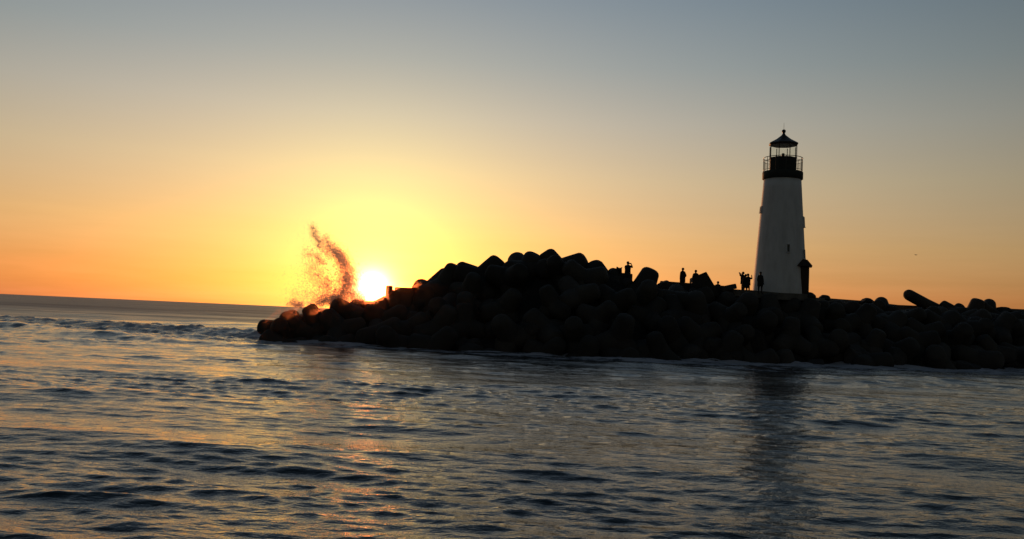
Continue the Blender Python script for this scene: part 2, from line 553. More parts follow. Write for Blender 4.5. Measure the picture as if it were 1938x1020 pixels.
# x, y, z, quaternion, size, distance factor, label
CREST = [
 (-15.74,61.00,0.70, 0.033,0.170,-0.545,0.820, 2.6, 1.0, 'low rounded tetrapod at the very tip of the breakwater, farthest left'),
 (-15.13,62.00,0.92, 0.581,-0.012,0.813,0.043, 2.7, 1.0, 'round topped tetrapod second from the breakwater tip, left of the spray'),
 (-13.47,63.00,1.10, -0.591,0.178,0.215,-0.757, 2.8, 1.0, 'round topped tetrapod under the left edge of the spray cloud'),
 (-11.40,64.00,1.89, 0.035,-0.955,0.225,0.192, 3.0, 1.0, 'domed tetrapod directly under the tall column of spray'),
 (-10.24,65.00,2.23, 0.031,-0.308,0.494,-0.812, 2.6, 1.0, 'tetrapod just left of the setting sun on the crest'),
 (-9.74,65.00,2.37, 0.114,0.008,0.992,0.051, 2.6, 1.0, 'tetrapod directly below the setting sun'),
 (-6.74,66.00,3.34, -0.644,-0.029,0.635,0.427, 3.0, 1.02, 'small tetrapod tip rising behind the flat slab right of the sun'),
 (-5.54,63.00,3.86, -0.010,-0.955,-0.038,-0.294, 3.2, 1.06, 'tetrapod whose sloping left edge starts the climb of the crest'),
 (-4.68,62.00,4.15, -0.668,0.441,0.522,0.295, 3.1, 1.07, 'tetrapod with narrow rounded tip at the top of the left slope'),
 (-2.20,62.00,4.77, 0.001,0.249,-0.936,0.249, 3.3, 1.07, 'tetrapod with low rounded tip, left neighbour of the big dome'),
 (-2.04,61.00,4.69, 0.774,0.189,0.256,0.547, 3.4, 1.08, 'tetrapod forming the big round dome left of the crest summit'),
 (0.83,61.00,5.37, -0.372,-0.591,-0.140,-0.702, 3.3, 1.08, 'tetrapod with steep round tip, second dome left of the summit'),
 (0.84,62.00,5.08, -0.378,-0.807,-0.424,0.158, 3.3, 1.07, 'tetrapod with a flat slanting tip just left of the summit'),
 (3.36,61.50,5.33, 0.247,-0.291,-0.098,0.919, 3.4, 1.08, 'angular tetrapod forming the pointed summit of the breakwater'),
 (3.28,61.00,5.51, -0.400,0.374,-0.355,0.757, 3.5, 1.08, 'tetrapod with broad round shoulder just right of the summit'),
 (6.32,61.00,4.74, -0.149,0.639,-0.381,0.651, 3.4, 1.08, 'round topped tetrapod at the right end of the high crest'),
 (9.06,62.00,4.39, 0.717,-0.086,-0.673,-0.158, 3.2, 1.04, 'lone blunt tetrapod between the photographer and the low wall'),
 (29.74,71.00,3.99, 0.556,0.251,0.789,-0.072, 2.6, 1.0, 'small round tetrapod halfway between lighthouse and the slanting leg'),
 (37.07,74.00,4.18, 0.654,0.138,-0.410,-0.621, 2.4, 1.0, 'small tetrapod tip at the foot of the slanting leg'),
 (37.39,75.00,4.07, 0.906,0.347,0.188,-0.151, 2.2, 1.0, 'smallest pointed tetrapod tip between slanting leg and the round pair'),
 (39.11,75.00,4.01, 0.111,-0.358,-0.756,0.536, 2.8, 1.0, 'left one of the two round tetrapods at the right end'),
 (40.84,76.00,4.44, -0.087,0.378,0.370,-0.844, 2.6, 1.0, 'rightmost round tetrapod near the right edge of the photo'),
]
tet_i = 0
placed = []


def put_tetra(c, q, H, label, group):
    global tet_i
    o = bpy.data.objects.new('tetrapod', TET[tet_i % 3]); tet_i += 1
    col.objects.link(o)
    o.rotation_mode = 'QUATERNION'
    o.rotation_quaternion = q
    o.location = c
    o.scale = (H, H, H)
    tag(o, label, 'tetrapod', group)
    return o


for x, y, z, qw, qx, qy, qz, H, k, lab in CREST:
    c = C0 + (np.array([x, y, z]) - C0) * k
    put_tetra(c, (qw, qx, qy, qz), H * k, lab, 'concrete tetrapods of the breakwater')
    placed.append((c, H * k))


MARKS = [(545, 'the breakwater tip'), (610, 'the left edge of the spray'), (665, 'the tall spray column'), (720, 'the setting sun'), (790, 'the flat slab'),
         (860, 'the left slope of the crest'), (935, 'the big round dome'), (1000, 'the flat slanting tip'), (1060, 'the pointed summit'), (1135, 'the right crest end'),
         (1195, 'the photographer on the rocks'), (1250, 'the lone blunt tetrapod'), (1310, 'the low wall'), (1385, 'the tilted slab'), (1440, 'the lighthouse wall'),
         (1500, 'the lighthouse'), (1560, 'the lighthouse porch'), (1640, 'the right walkway'), (1700, 'the small round tetrapod'), (1780, 'the slanting concrete pile'),
         (1850, 'the left round tetrapod'), (1938, 'the rightmost round tetrapod'), (9999, 'the right photo edge')]
CELLS = {}
ORD = ['leftmost', 'second from left', 'third from left', 'fourth from left', 'fifth from left', 'sixth from left', 'seventh from left', 'eighth from left', 'ninth from left', 'tenth from left', 'eleventh from left', 'twelfth from left', 'thirteenth from left', 'fourteenth from left', 'rightmost']


def note(o, c, look, kind):
    """remember the object for its label: what it lies below and on which tier"""
    px, py = proj(np.array([c]))[0]
    tier = 'at the waterline' if c[2] < .9 else ('low on the slope' if c[2] < 2.4 else 'high on the slope')
    mk = next(m for x, m in MARKS if px < x)
    CELLS.setdefault((look, kind, tier, mk), []).append((px, o))


def label_cells():
    for (look, kind, tier, mk), L in CELLS.items():
        L.sort(key=lambda t: t[0])
        for i, (px, o) in enumerate(L):
            below = 'by' if 'edge' in mk and 'photo' in mk else 'below'
            if len(L) == 1: o['label'] = f'{look} {kind} {tier} {below} {mk}'
            else: o['label'] = f'{ORD[min(i, 14)]} {look} {kind} {tier} {below} {mk}'


def slope_z(x, s):
    i = min(max(int(round((x + 17.5) / .6)), 0), COREV.shape[0] - 1)
    j = min(max(int(round((s + 1.5) / .6)), 0), COREV.shape[1] - 1)
    return COREV[i, j, 2]


def try_place(V0, H, x, s, lift, margin=2.0, tries=14):
    """a position on the slope where the unit stays under the crest line; None when there is no room"""
    y = float(toe_y(x)) + s
    z = slope_z(x, s) + lift
    for t in range(tries):
        q = Quaternion((rnd.gauss(0, 1), rnd.gauss(0, 1), rnd.gauss(0, 1), rnd.gauss(0, 1))).normalized()
        M = np.array(q.to_matrix())
        W = V0 * H @ M.T + np.array([x, y, z])
        pp = proj(W)
        if (pp[:, 1] > skl(pp[:, 0]) + margin).all() and pp[:, 0].min() > 484:
            return (x, y, z), q
        z -= .12
    return None


n_t = 0
for it in range(1500):
    if n_t >= 112: break
    x = rnd.uniform(-17, 49); s = rnd.uniform(-.6, 7.5)
    y = float(toe_y(x)) + s
    H = rnd.uniform(2.6, 3.3)
    z = slope_z(x, s)
    if any((abs(x - c[0]) < 1.5 and abs(y - c[1]) < 1.3 and abs(z + .4 - c[2]) < 1.3) for c, h in placed): continue
    r = try_place(TETV, H, x, s, .45)
    if not r: continue
    c, q = r
    placed.append((np.array(c), H))
    note(put_tetra(c, q, H, 'tetrapod', 'concrete tetrapods of the breakwater'), c, 'dark', 'tetrapod')
    n_t += 1
print('tetrapods', n_t)

# one thick round-ended concrete leg lying slantwise on the rubble, right of the lighthouse
la, lb = Vector(P(1720.5, 558.2, 74.0)), Vector(P(1786, 594, 75.2))
bm = bmesh.new()
d_ = (lb - la); ln_ = d_.length; rr_ = .47
b_lathe(bm, [(.12, -.44), (.27, -.38), (.39, -.25), (.45, -.09), (rr_, .1), (rr_ * 1.03, ln_ * .5), (rr_ * 1.22, ln_)], 24)
o = bm_obj('concrete_pile', bm, M_conc, None, True)
o.rotation_mode = 'QUATERNION'; o.rotation_quaternion = d_.to_track_quat('Z', 'Y'); o.location = la
tag(o, 'thick round ended concrete pile slanting up to the left, right of the lighthouse', 'pile')

# ------------------------------------------------------------------ boulders
def boulder_mesh(seed):
    r = random.Random(seed)
    bm = bmesh.new()
    bmesh.ops.create_icosphere(bm, subdivisions=3, radius=.5)
    cuts = [(Vector((r.gauss(0, 1), r.gauss(0, 1), r.gauss(0, 1))).normalized(), r.uniform(.30, .42)) for _ in range(9)]
    for v in bm.verts:
        p = v.co.copy()
        for nrm, dd in cuts:
            e = p.dot(nrm) - dd
            if e > 0: p -= nrm * e * .92
        p += Vector((r.gauss(0, 1), r.gauss(0, 1), r.gauss(0, 1))) * .006
        v.co = Vector((p.x * 1.15, p.y, p.z * .85))
    me = bpy.data.meshes.new('boulder')
    bm.to_mesh(me); bm.free()
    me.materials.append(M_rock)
    return me


BOU = [boulder_mesh(100 + i) for i in range(6)]
BOV = [np.array([v.co[:] for v in b.vertices]) for b in BOU]
bou_n = 0


def put_boulder(c, q, size, label, group, i):
    o = bpy.data.objects.new('boulder', BOU[i])
    col.objects.link(o)
    o.rotation_mode = 'QUATERNION'; o.rotation_quaternion = q; o.location = c; o.scale = (size,) * 3 if not hasattr(size, '__len__') else size
    tag(o, label, 'boulder', group)
    return o


for it in range(1400):
    if bou_n >= 105: break
    x = rnd.uniform(-17, 50)
    s = rnd.uniform(-1.2, 1.5) if rnd.random() < .45 else rnd.uniform(0, 8)
    i = rnd.randrange(6); size = rnd.uniform(1.0, 2.3)
    r = try_place(BOV[i], size, x, s, .25, 2.5)
    if not r: continue
    c, q = r
    note(put_boulder(c, q, size, 'boulder', 'dark boulders wedged among the tetrapods', i), c, 'large' if size > 1.65 else 'small', 'boulder')
    bou_n += 1
print('boulders', bou_n)
label_cells()

Q0 = Quaternion((1, 0, 0, 0))
for px, py, Y, w, h, lab in [
    (1160, 510, 65.2, 1.0, .9, 'small rounded boulder on the crest just left of the open bag'),
    (1532, 555, 66.5, .95, .6, 'low rounded boulder at the foot of the lighthouse porch'),
    (1560, 559.5, 69, 1.0, .5, 'low flat boulder on the walkway edge right of the lighthouse'),
    (1641, 565.6, 71.5, 1.1, .6, 'low boulder left of the small round tetrapod right of the lighthouse'),
    (1256, 530.5, 65.7, 1.2, 1.3, 'boulder filling the gap between the lone blunt tetrapod and the low wall'),
    (745, 549, 64.9, .8, .9, 'small boulder in the notch between the short post and flat slab'),
    (1900, 582, 76, 1.6, .5, 'low boulder at the skyline by the right photo edge'),
]:
    c = P(px, py, Y)
    put_boulder((c[0], c[1], c[2] - h * .43), Quaternion((0, 0, 1), rnd.uniform(0, 6)), (w / 1.15 * 1.1, w, h * 1.35), lab, 'boulders on the skyline', rnd.randrange(6))


def block(name, px0, px1, py, Y, h, depth, label, cat, material=M_conc, tilt=0, bevel=.03, pys=None):
    a = P(px0, py, Y); b = P(px1, py if pys is None else pys, Y)
    w = abs(b[0] - a[0])
    bm = bmesh.new()
    b_box(bm, (0, 0, 0), (w, depth, h), Matrix.Rotation(tilt, 3, 'Y'), bevel)
    o = bm_obj(name, bm, material)
    o.location = ((a[0] + b[0]) / 2, Y + depth / 2, (a[2] + b[2]) / 2 - h / 2)
    return tag(o, label, cat)


block('concrete_post', 730.5, 742, 540.5, 65.2, 1.6, .5, 'short square concrete post against the glare of the sun', 'post')
block('concrete_slab', 747, 781, 544, 64.6, 1.6, 2.0, 'flat topped concrete slab beside the post right of the sun', 'slab')
block('concrete_block', 1190, 1197.4, 518, 64.4, .9, .5, 'small square concrete block at the standing photographer\'s feet', 'block')
block('rock_ledge', 1166, 1192, 516.3, 64.9, 1.3, .9, 'flat topped dark rock ledge under the bag and photographer', 'rock', M_rock, 0, .06)
# low wall from the lone tetrapod to the leaning person
a, b = P(1250, 531.5, 66), P(1372, 541, 66)
bm = bmesh.new()
L = b[0] - a[0]
b_box(bm, (0, 0, 0), (math.hypot(L, b[2] - a[2]), .35, .95), Matrix.Rotation(math.atan2(a[2] - b[2], L), 3, 'Y'), .02)
o = bm_obj('low_wall', bm, M_conc)
o.location = ((a[0] + b[0]) / 2, 66.17, (a[2] + b[2]) / 2 - .47)
tag(o, 'low concrete wall in front of the two people, right of the lone tetrapod', 'wall')
a, b = P(1366, 542.5, 65.6), P(1394, 536.5, 65.6)
bm = bmesh.new()
L = b[0] - a[0]
b_box(bm, (0, 0, 0), (math.hypot(L, b[2] - a[2]), .9, .38), Matrix.Rotation(math.atan2(a[2] - b[2], L), 3, 'Y'), .03)
o = bm_obj('tilted_slab', bm, M_conc)
o.location = ((a[0] + b[0]) / 2, 66.0, (a[2] + b[2]) / 2 - .19)
tag(o, 'thin concrete slab tilted up to the right left of the group of three people', 'slab')

# sharp cornered wedge of broken concrete
pl_ = [(1308, 560), (1311, 524.5), (1336.8, 514), (1352.5, 540.5), (1360, 560)]
V = [tuple(P(x, y, 65.4)) for x, y in pl_] + [tuple(P(x, y, 65.4) + np.array([.05, 1.3, -.05])) for x, y in pl_]
Fc = [(0, 1, 2, 3, 4), (9, 8, 7, 6, 5)] + [(i, i + 5, (i + 1) % 5 + 5, (i + 1) % 5) for i in range(5)]
o = mesh_obj('concrete_wedge', V, Fc, M_conc)
bm = bmesh.new(); bm.from_mesh(o.data)
bmesh.ops.recalc_face_normals(bm, faces=bm.faces)
bmesh.ops.bevel(bm, geom=bm.edges[:], offset=.02, segments=2, affect='EDGES')
bm.to_mesh(o.data); bm.free()
tag(o, 'sharp cornered wedge of concrete beside the second person behind the low wall', 'block')

# ------------------------------------------------------------------ lighthouse
LX, LY = 20.57, 68.0
LB = 5.15


def lz(py):
    """height on the lighthouse axis for a pixel row"""
    return P(1476 + (552 - py) * 6 / 307.0, py, LY)[2]


CA = 0.985


def pxm(n): return n * LY / F * CA


lh = tag(empty('lighthouse', (LX, LY, LB)), 'tapered white lighthouse with dark lantern room and railed gallery on the breakwater', 'lighthouse')
lh.rotation_euler = (0, 0, -math.atan2(LX, LY))      # windows and porch are placed relative to the seaward view
zt = lz(340) - LB
r0, r1 = pxm(101.5) / 2, pxm(70) / 2
bm = bmesh.new()
b_lathe(bm, [(r0, -.4), (r0, 0)] + [(r0 + (r1 - r0) * k / 12, zt * k / 12) for k in range(1, 13)], 64)
tower = bm_obj('tower', bm, M_white, lh, True)


def rad_at(z): return r0 + (r1 - r0) * z / zt


def tower_window(phi, z, w, h):
    """phi: angle round the tower, 0 = towards the camera, + to the right"""
    r = rad_at(z)
    d = Vector((math.sin(phi), -math.cos(phi), 0))
    rot = Matrix.Rotation(phi, 3, 'Z')
    lean = math.atan((r0 - r1) / zt)
    rot = rot @ Matrix.Rotation(-lean, 3, 'X')
    bm = bmesh.new()
    for sx in (-1, 1):
        b_box(bm, rot @ Vector((sx * (w / 2 + .03), -.02, 0)), (.07, .14, h + .14), rot, .008)
    b_box(bm, rot @ Vector((0, -.02, h / 2 + .035)), (w - .012, .13, .07), rot)
    b_box(bm, rot @ Vector((0, -.05, -h / 2 - .04)), (w + .12, .14, .06), rot)
    fr_ = bm_obj('window', bm, M_white, lh)
    fr_.location = d * r + Vector((0, 0, z))
    bm = bmesh.new()
    b_box(bm, rot @ Vector((0, .0, 0)), (w - .01, .03, h - .01), rot)
    pn = bm_obj('pane', bm, M_pane, fr_)
    return fr_


m, gg, p = mat('dark_window_glass')
p.inputs['Base Color'].default_value = (.008, .009, .01, 1)
p.inputs['Roughness'].default_value = .08
M_pane = m
tower_window(math.asin((1491 - 1477.5) * LY / F / rad_at(lz(472) - LB)), lz(473) - LB, .2, .56)
tower_window(math.radians(66), lz(482) - LB, .3, .62)
tower_window(math.radians(78), lz(421) - LB, .3, .7)
tower_window(math.radians(-72), lz(399) - LB, .2, .4)

# gallery
gz0, gz1 = lz(340.5) - LB, lz(326) - LB
gr = pxm(76) / 2
bm = bmesh.new()
b_lathe(bm, [(r1 - .02, gz0 - .02), (gr - .07, gz0), (gr, gz0 + .05), (gr, gz1 - .06), (gr - .03, gz1)], 64)
bm_obj('gallery_deck', bm, M_green, lh, True)
rz_ = lz(300) - LB
NB = 12
for k in range(NB):
    a = 2 * math.pi * (k + .3) / NB
    bm = bmesh.new()
    b_tube(bm, (0, 0, 0), (0, 0, rz_ - gz1), .022, .022, 8)
    o = bm_obj('railing_post', bm, M_metal, lh)
    o.location = ((gr - .06) * math.cos(a), (gr - .06) * math.sin(a), gz1)


def ring(name, R_, z, r_, parent, material=M_metal, n=64):
    bm = bmesh.new()
    V = [[bm.verts.new(((R_ + r_ * math.cos(2 * math.pi * j / 6)) * math.cos(2 * math.pi * i / n), (R_ + r_ * math.cos(2 * math.pi * j / 6)) * math.sin(2 * math.pi * i / n), z + r_ * math.sin(2 * math.pi * j / 6))) for j in range(6)] for i in range(n)]
    for i in range(n):
        for j in range(6):
            bm.faces.new((V[i][j], V[(i + 1) % n][j], V[(i + 1) % n][(j + 1) % 6], V[i][(j + 1) % 6]))
    return bm_obj(name, bm, material, parent, True)


ring('handrail', gr - .06, rz_, .026, lh)
ring('middle_rail', gr - .06, rz_ - .24, .016, lh)
ring('bottom_rail', gr - .06, gz1 + .12, .018, lh)
bm = bmesh.new()
for k in range(132):
    a = 2 * math.pi * k / 132
    c, s = (gr - .06) * math.cos(a), (gr - .06) * math.sin(a)
    b_tube(bm, (c, s, gz1 + .12), (c, s, rz_ - .24), .005, .005, 4)
tag(bm_obj('railing_wires', bm, M_metal, lh), kind='stuff')

# lantern room: low round wall, eight glazed bays, roof, ball and rod
lw = pxm(52.5) / 2
lz1 = lz(299.5) - LB
bm = bmesh.new()
b_lathe(bm, [(lw, gz1 - .02), (lw, lz1 - .05), (lw + .035, lz1 - .05), (lw + .035, lz1), (lw - .1, lz1)], 8, True, math.radians(28))
bm_obj('lantern_wall', bm, M_green, lh)
ez = lz(276.5) - LB
for k in range(8):
    a = math.radians(28) + k * math.pi / 4
    a2 = a + math.pi / 4
    rr = lw - .01
    p0 = Vector((rr * math.cos(a), rr * math.sin(a), 0)); p1 = Vector((rr * math.cos(a2), rr * math.sin(a2), 0))
    bm = bmesh.new()
    b_box(bm, (0, 0, 0), (.05, .05, ez - lz1 - .004), Matrix.Rotation(a, 3, 'Z'))
    o = bm_obj('lantern_post', bm, M_metal, lh)
    o.location = p0 + Vector((0, 0, (ez + lz1) / 2))
    mid = (p0 + p1) / 2; ln = (p1 - p0).length - .08
    bm = bmesh.new()
    b_box(bm, (0, 0, 0), (ln, .012, ez - lz1 - .01), Matrix.Rotation(a + math.pi / 8 + math.pi / 2, 3, 'Z'))
    o = bm_obj('lantern_pane', bm, M_glass, lh)
    o.location = mid + Vector((0, 0, (ez + lz1) / 2))
er = pxm(57.5) / 2
ap = lz(256) - LB
eb = lz(274) - LB
bm = bmesh.new()
b_lathe(bm, [(lw + .02, eb - .05), (er - .05, eb - .02), (er, eb + .03), (er - .02, eb + .1), (er * .5, eb + (ap - eb) * .56), (.17, ap), (.12, ap + .08)], 8, True, math.radians(28))
roof = bm_obj('roof', bm, M_roofm, lh)
bt = lz(245) - LB
bm = bmesh.new()
b_lathe(bm, [(.14, ap + .02), (.085, ap + .16), (.075, bt - .30), (.10, bt - .27), (.14, bt - .2), (.155, bt - .13), (.13, bt - .05), (.07, bt - .005), (.01, bt)], 20)
bm_obj('vent_ball', bm, M_roofm, roof, True)
bm = bmesh.new()
b_tube(bm, (0, 0, bt - .01), (0, 0, lz(232) - LB), .014, .008, 6)
bm_obj('lightning_rod', bm, M_metal, roof)
# the lamp
bz = lz(292.5) - LB
bm = bmesh.new()
b_lathe(bm, [(.05, lz1 - .05), (.05, bz - .12), (.10, bz - .10), (.115, bz - .02), (.115, bz + .07), (.07, bz + .10)], 16)
bm_obj('beacon_lamp', bm, M_metal, lh, True)

# entrance porch on the right flank
phi = math.radians(68)
dvec = Vector((math.sin(phi), -math.cos(phi), 0))
rot = Matrix.Rotation(phi, 3, 'Z')
pz0, pz1 = -.35, lz(503) - LB
porch = empty('porch', (0, 0, 0)); porch.parent = lh
pc = Vector((pxm(1519.6 - 1476.5), -.55, 0))
bm = bmesh.new()
b_box(bm, pc + Vector((0, 0, (pz0 + pz1) / 2)), (.62, 1.25, pz1 - pz0), Matrix.Rotation(math.radians(8), 3, 'Z'), .015)
bm_obj('porch_wall', bm, M_brown, porch)
bm = bmesh.new()
b_box(bm, pc + Vector((.33, -.1, (pz0 + pz1) / 2 - .15)), (.04, .72, 1.95), Matrix.Rotation(math.radians(8), 3, 'Z'), .01)
bm_obj('door', bm, M_brown, porch)
# roof of the porch: hipped cap with broad eaves
rzb, rzt = lz(503.5) - LB, lz(492) - LB
ex, rx = pxm(26.5) / 2, pxm(9) / 2
V = [(-ex, -.95, rzb), (ex, -.95, rzb), (ex, .75, rzb), (-ex, .75, rzb), (-rx, -.45, rzt), (rx, -.45, rzt), (rx, .4, rzt), (-rx, .4, rzt),
     (-ex, -.95, rzb - .06), (ex, -.95, rzb - .06), (ex, .75, rzb - .06), (-ex, .75, rzb - .06)]
Fc = [(0, 1, 5, 4), (1, 2, 6, 5), (2, 3, 7, 6), (3, 0, 4, 7), (4, 5, 6, 7), (8, 9, 1, 0), (9, 10, 2, 1), (10, 11, 3, 2), (11, 8, 0, 3), (11, 10, 9, 8)]
o = mesh_obj('porch_roof', [tuple(Vector(v) + pc + Vector((.06, .0, 0))) for v in V], Fc, M_brown, porch)

# ------------------------------------------------------------------ people
def person(px, py_head, Y, height, pose, face, label, jacket, group='people on the breakwater', zfeet=None):
    """height metres; face = direction faced, degrees from +Y (away) towards +X"""
    top = P(px, py_head, Y)
    k = height / 1.75
    root = tag(empty('person', (top[0], Y, top[2] - height), -math.radians(face)), label, 'person', group)
    # skeleton, facing +Y, feet at z = 0
    J = {'pelvis': (0, 0, .95), 'belly': (0, .01, 1.10), 'chest': (0, 0, 1.32), 'neck': (0, .01, 1.49), 'headb': (0, .02, 1.56), 'headm': (0, .025, 1.64), 'headt': (0, .02, 1.70)}
    Rd = {'pelvis': .155, 'belly': .14, 'chest': .165, 'neck': .062, 'headb': .075, 'headm': .095, 'headt': .075}
    E_ = [('pelvis', 'belly'), ('belly', 'chest'), ('chest', 'neck'), ('neck', 'headb'), ('headb', 'headm'), ('headm', 'headt')]
    for s, t in ((-1, 'L'), (1, 'R')):
        st = .02 * s
        J['hip' + t] = (.095 * s, 0, .88); J['knee' + t] = (.12 * s + st, .02, .49); J['ankle' + t] = (.14 * s + st, -.01, .09); J['toe' + t] = (.155 * s + st, .14, .035)
        Rd['hip' + t] = .095; Rd['knee' + t] = .062; Rd['ankle' + t] = .045; Rd['toe' + t] = .04
        J['sho' + t] = (.175 * s, 0, 1.42); Rd['sho' + t] = .08
        if pose == 'stand' or (pose == 'one' and s < 0):
            J['elb' + t] = (.255 * s, -.01, 1.13); J['wri' + t] = (.235 * s, .09, .89)
        elif pose == 'pockets':
            J['elb' + t] = (.29 * s, -.07, 1.14); J['wri' + t] = (.17 * s, .10, .95)
        elif pose == 'photo' or pose == 'one':
            J['elb' + t] = (.31 * s, .14, 1.32); J['wri' + t] = (.13 * s, .27, 1.58)
        elif pose == 'photo_high':
            J['elb' + t] = (.33 * s, .12, 1.42); J['wri' + t] = (.13 * s, .24, 1.62)
        elif pose == 'sit':
            J['elb' + t] = (.24 * s, .08, 1.16); J['wri' + t] = (.12 * s, .28, 1.05)
            J['knee' + t] = (.14 * s, .44, .92); J['ankle' + t] = (.13 * s, .47, .50); J['toe' + t] = (.14 * s, .60, .45)
        Rd['elb' + t] = .058; Rd['wri' + t] = .042
        E_ += [('pelvis', 'hip' + t), ('hip' + t, 'knee' + t), ('knee' + t, 'ankle' + t), ('ankle' + t, 'toe' + t), ('chest', 'sho' + t), ('sho' + t, 'elb' + t), ('elb' + t, 'wri' + t)]
    names = list(J)
    me = bpy.data.meshes.new('body')
    me.from_pydata([tuple(c * k for c in J[n]) for n in names], [(names.index(a), names.index(b)) for a, b in E_], [])
    o = bpy.data.objects.new('body', me)
    col.objects.link(o)
    md = o.modifiers.new('skin', 'SKIN')
    sd = me.skin_vertices[0].data if me.skin_vertices else None
    if sd is None:
        raise RuntimeError('no skin layer')
    for i, n in enumerate(names):
        sd[i].radius = (Rd[n] * k, Rd[n] * k * (.72 if n in ('pelvis', 'belly', 'chest') else 1))
        sd[i].use_root = n == 'pelvis'
    o.modifiers.new('sub', 'SUBSURF').levels = 1
    dg = bpy.context.evaluated_depsgraph_get()
    me2 = bpy.data.meshes.new_from_object(o.evaluated_get(dg))
    bpy.data.objects.remove(o)
    me2.name = 'body'
    # hands: palm, four fingers and a thumb joined on
    bm = bmesh.new(); bm.from_mesh(me2)
    for s, t in ((-1, 'L'), (1, 'R')):
        w = Vector(J['wri' + t]) * k; e = Vector(J['elb' + t]) * k
        d = (w - e).normalized(); sd_ = Vector((1, 0, 0)); sd_ = (sd_ - d * sd_.dot(d)).normalized(); up = d.cross(sd_)
        b_tube(bm, w - d * .02, w + d * .085 * k, .03 * k, .036 * k, 8)
        for f_, (off, ln) in enumerate([(-.026, .06), (-.009, .07), (.009, .066), (.026, .052)]):
            q = w + d * .08 * k + sd_ * off * k
            q2 = q + d * ln * .55 * k
            b_tube(bm, q, q2, .009 * k, .0085 * k, 6)
            b_tube(bm, q2, q2 + (d * .7 + up * .7) * ln * .5 * k, .0085 * k, .007 * k, 6)
        q = w + d * .03 * k - sd_ * s * .03 * k
        b_tube(bm, q, q + (d * .6 - sd_ * s * .8) * .055 * k, .011 * k, .009 * k, 6)
    # nose and ears
    hm = Vector(J['headm']) * k
    b_tube(bm, hm + Vector((0, .085 * k, .02 * k)), hm + Vector((0, .115 * k, -.02 * k)), .008 * k, .016 * k, 6)
    for s in (-1, 1): b_tube(bm, hm + Vector((s * .085 * k, 0, 0)), hm + Vector((s * .10 * k, -.01 * k, .02 * k)), .018 * k, .02 * k, 8)
    me2.clear_geometry(); bm.to_mesh(me2); bm.free()
    me2.materials.clear()
    for mm in (M_jean, M_skin, jacket): me2.materials.append(mm)
    hs = 1.5 * k
    for pl in me2.polygons:
        c = pl.center
        if c.z > hs: pl.material_index = 1 if c.z > 1.52 * k else 2
        elif c.z > .98 * k: pl.material_index = 2
        else: pl.material_index = 0
    me2.shade_smooth()
    b = bpy.data.objects.new('body', me2); col.objects.link(b); b.parent = root
    # jacket: a shell a little wider than the trunk
    bm = bmesh.new()
    hem = .62 if pose in ('pockets', 'stand') else .80
    b_lathe(bm, [(.24 * k, hem * k), (.232 * k, .95 * k), (.22 * k, 1.1 * k), (.235 * k, 1.30 * k), (.225 * k, 1.40 * k), (.14 * k, 1.475 * k), (.075 * k, 1.53 * k)], 20)
    for v in bm.verts: v.co.y *= .78
    bm_obj('jacket', bm, jacket, root, True)
    # hair
    bm = bmesh.new()
    bmesh.ops.create_uvsphere(bm, u_segments=16, v_segments=10, radius=.108 * k)
    for v in bm.verts:
        v.co += Vector((0, -.005 * k, 1.665 * k))
        if v.co.y > .05 * k and v.co.z < 1.68 * k: v.co.y = .05 * k
    bm_obj('hair', bm, M_hair, root, True)
    return root, J, k


def phone_for(root, J, k, label):
    w = (Vector(J['wriL']) + Vector(J['wriR'])) / 2
    bm = bmesh.new()
    b_box(bm, (0, 0, 0), (.15, .012, .08), None, .003)
    o = bm_obj('phone', bm, M_metal)
    o.matrix_world = Matrix.Translation(root.location) @ root.rotation_euler.to_matrix().to_4x4() @ Matrix.Translation((w + Vector((0, .07, .05))) * k)
    return tag(o, label, 'phone')


r_, J_, k_ = person(1188.6, 495, 65.3, 1.78, 'photo', 35, 'person standing beside the open backpack, both hands raised to take a photo', M_cloth_b)
phone_for(r_, J_, k_, 'phone held up by the photographer on the high rocks')
person(1292.6, 507, 67.6, 1.72, 'pockets', -30, 'person standing alone behind the low wall, hands in the pockets of a dark coat', M_cloth_a)
person(1317, 511, 67.8, 1.70, 'pockets', -15, 'person in dark coat standing against the sharp cornered concrete wedge', M_cloth_b)
person(1359, 532.5, 68.2, 1.60, 'sit', 0, 'person sitting low, only head and shoulders showing above the wall', M_cloth_b)
r_, J_, k_ = person(1406.5, 514.5, 67.4, 1.72, 'photo_high', -60, 'person left of the lighthouse lifting both hands to the face for a photo', M_cloth_a)
phone_for(r_, J_, k_, 'phone held up by the person next to the lighthouse')
person(1411.5, 519, 66.9, 1.62, 'pockets', -20, 'person in the middle of the group of three beside the lighthouse', M_cloth_b)
person(1416, 518, 67.3, 1.62, 'one', 60, 'person with one arm reaching out to the lighthouse wall', M_cloth_a)
person(1439.5, 514.5, 64.9, 1.64, 'stand', 160, 'person in long dark coat standing in front of the white lighthouse wall', M_cloth_b)

# open bag on the ledge
bag = tag(empty('backpack', tuple(P(1172.5, 517, 65.0))), 'dark open backpack with flaps up on the rock ledge left of the photographer', 'backpack')
bl = bag.location
op = [(1168, 517), (1168.6, 510.5), (1166.8, 509.2), (1167.3, 504.4), (1169, 505), (1171.5, 506.8), (1174.5, 506.5), (1178.2, 505.2), (1177, 508), (1177.2, 517)]
V = [tuple(Vector(P(x, y, 64.9)) - bl) for x, y in op] + [tuple(Vector(P(x, y, 64.9)) + Vector((0, .22, 0)) - bl) for x, y in op]
n_ = len(op)
Fc = [tuple(range(n_)), tuple(range(2 * n_ - 1, n_ - 1, -1))] + [(i, i + n_, (i + 1) % n_ + n_, (i + 1) % n_) for i in range(n_)]
o = mesh_obj('pack', V, Fc, M_cloth_b, bag)
bm = bmesh.new(); bm.from_mesh(o.data); bmesh.ops.recalc_face_normals(bm, faces=bm.faces)
bmesh.ops.triangulate(bm, faces=[f for f in bm.faces if len(f.verts) > 4])
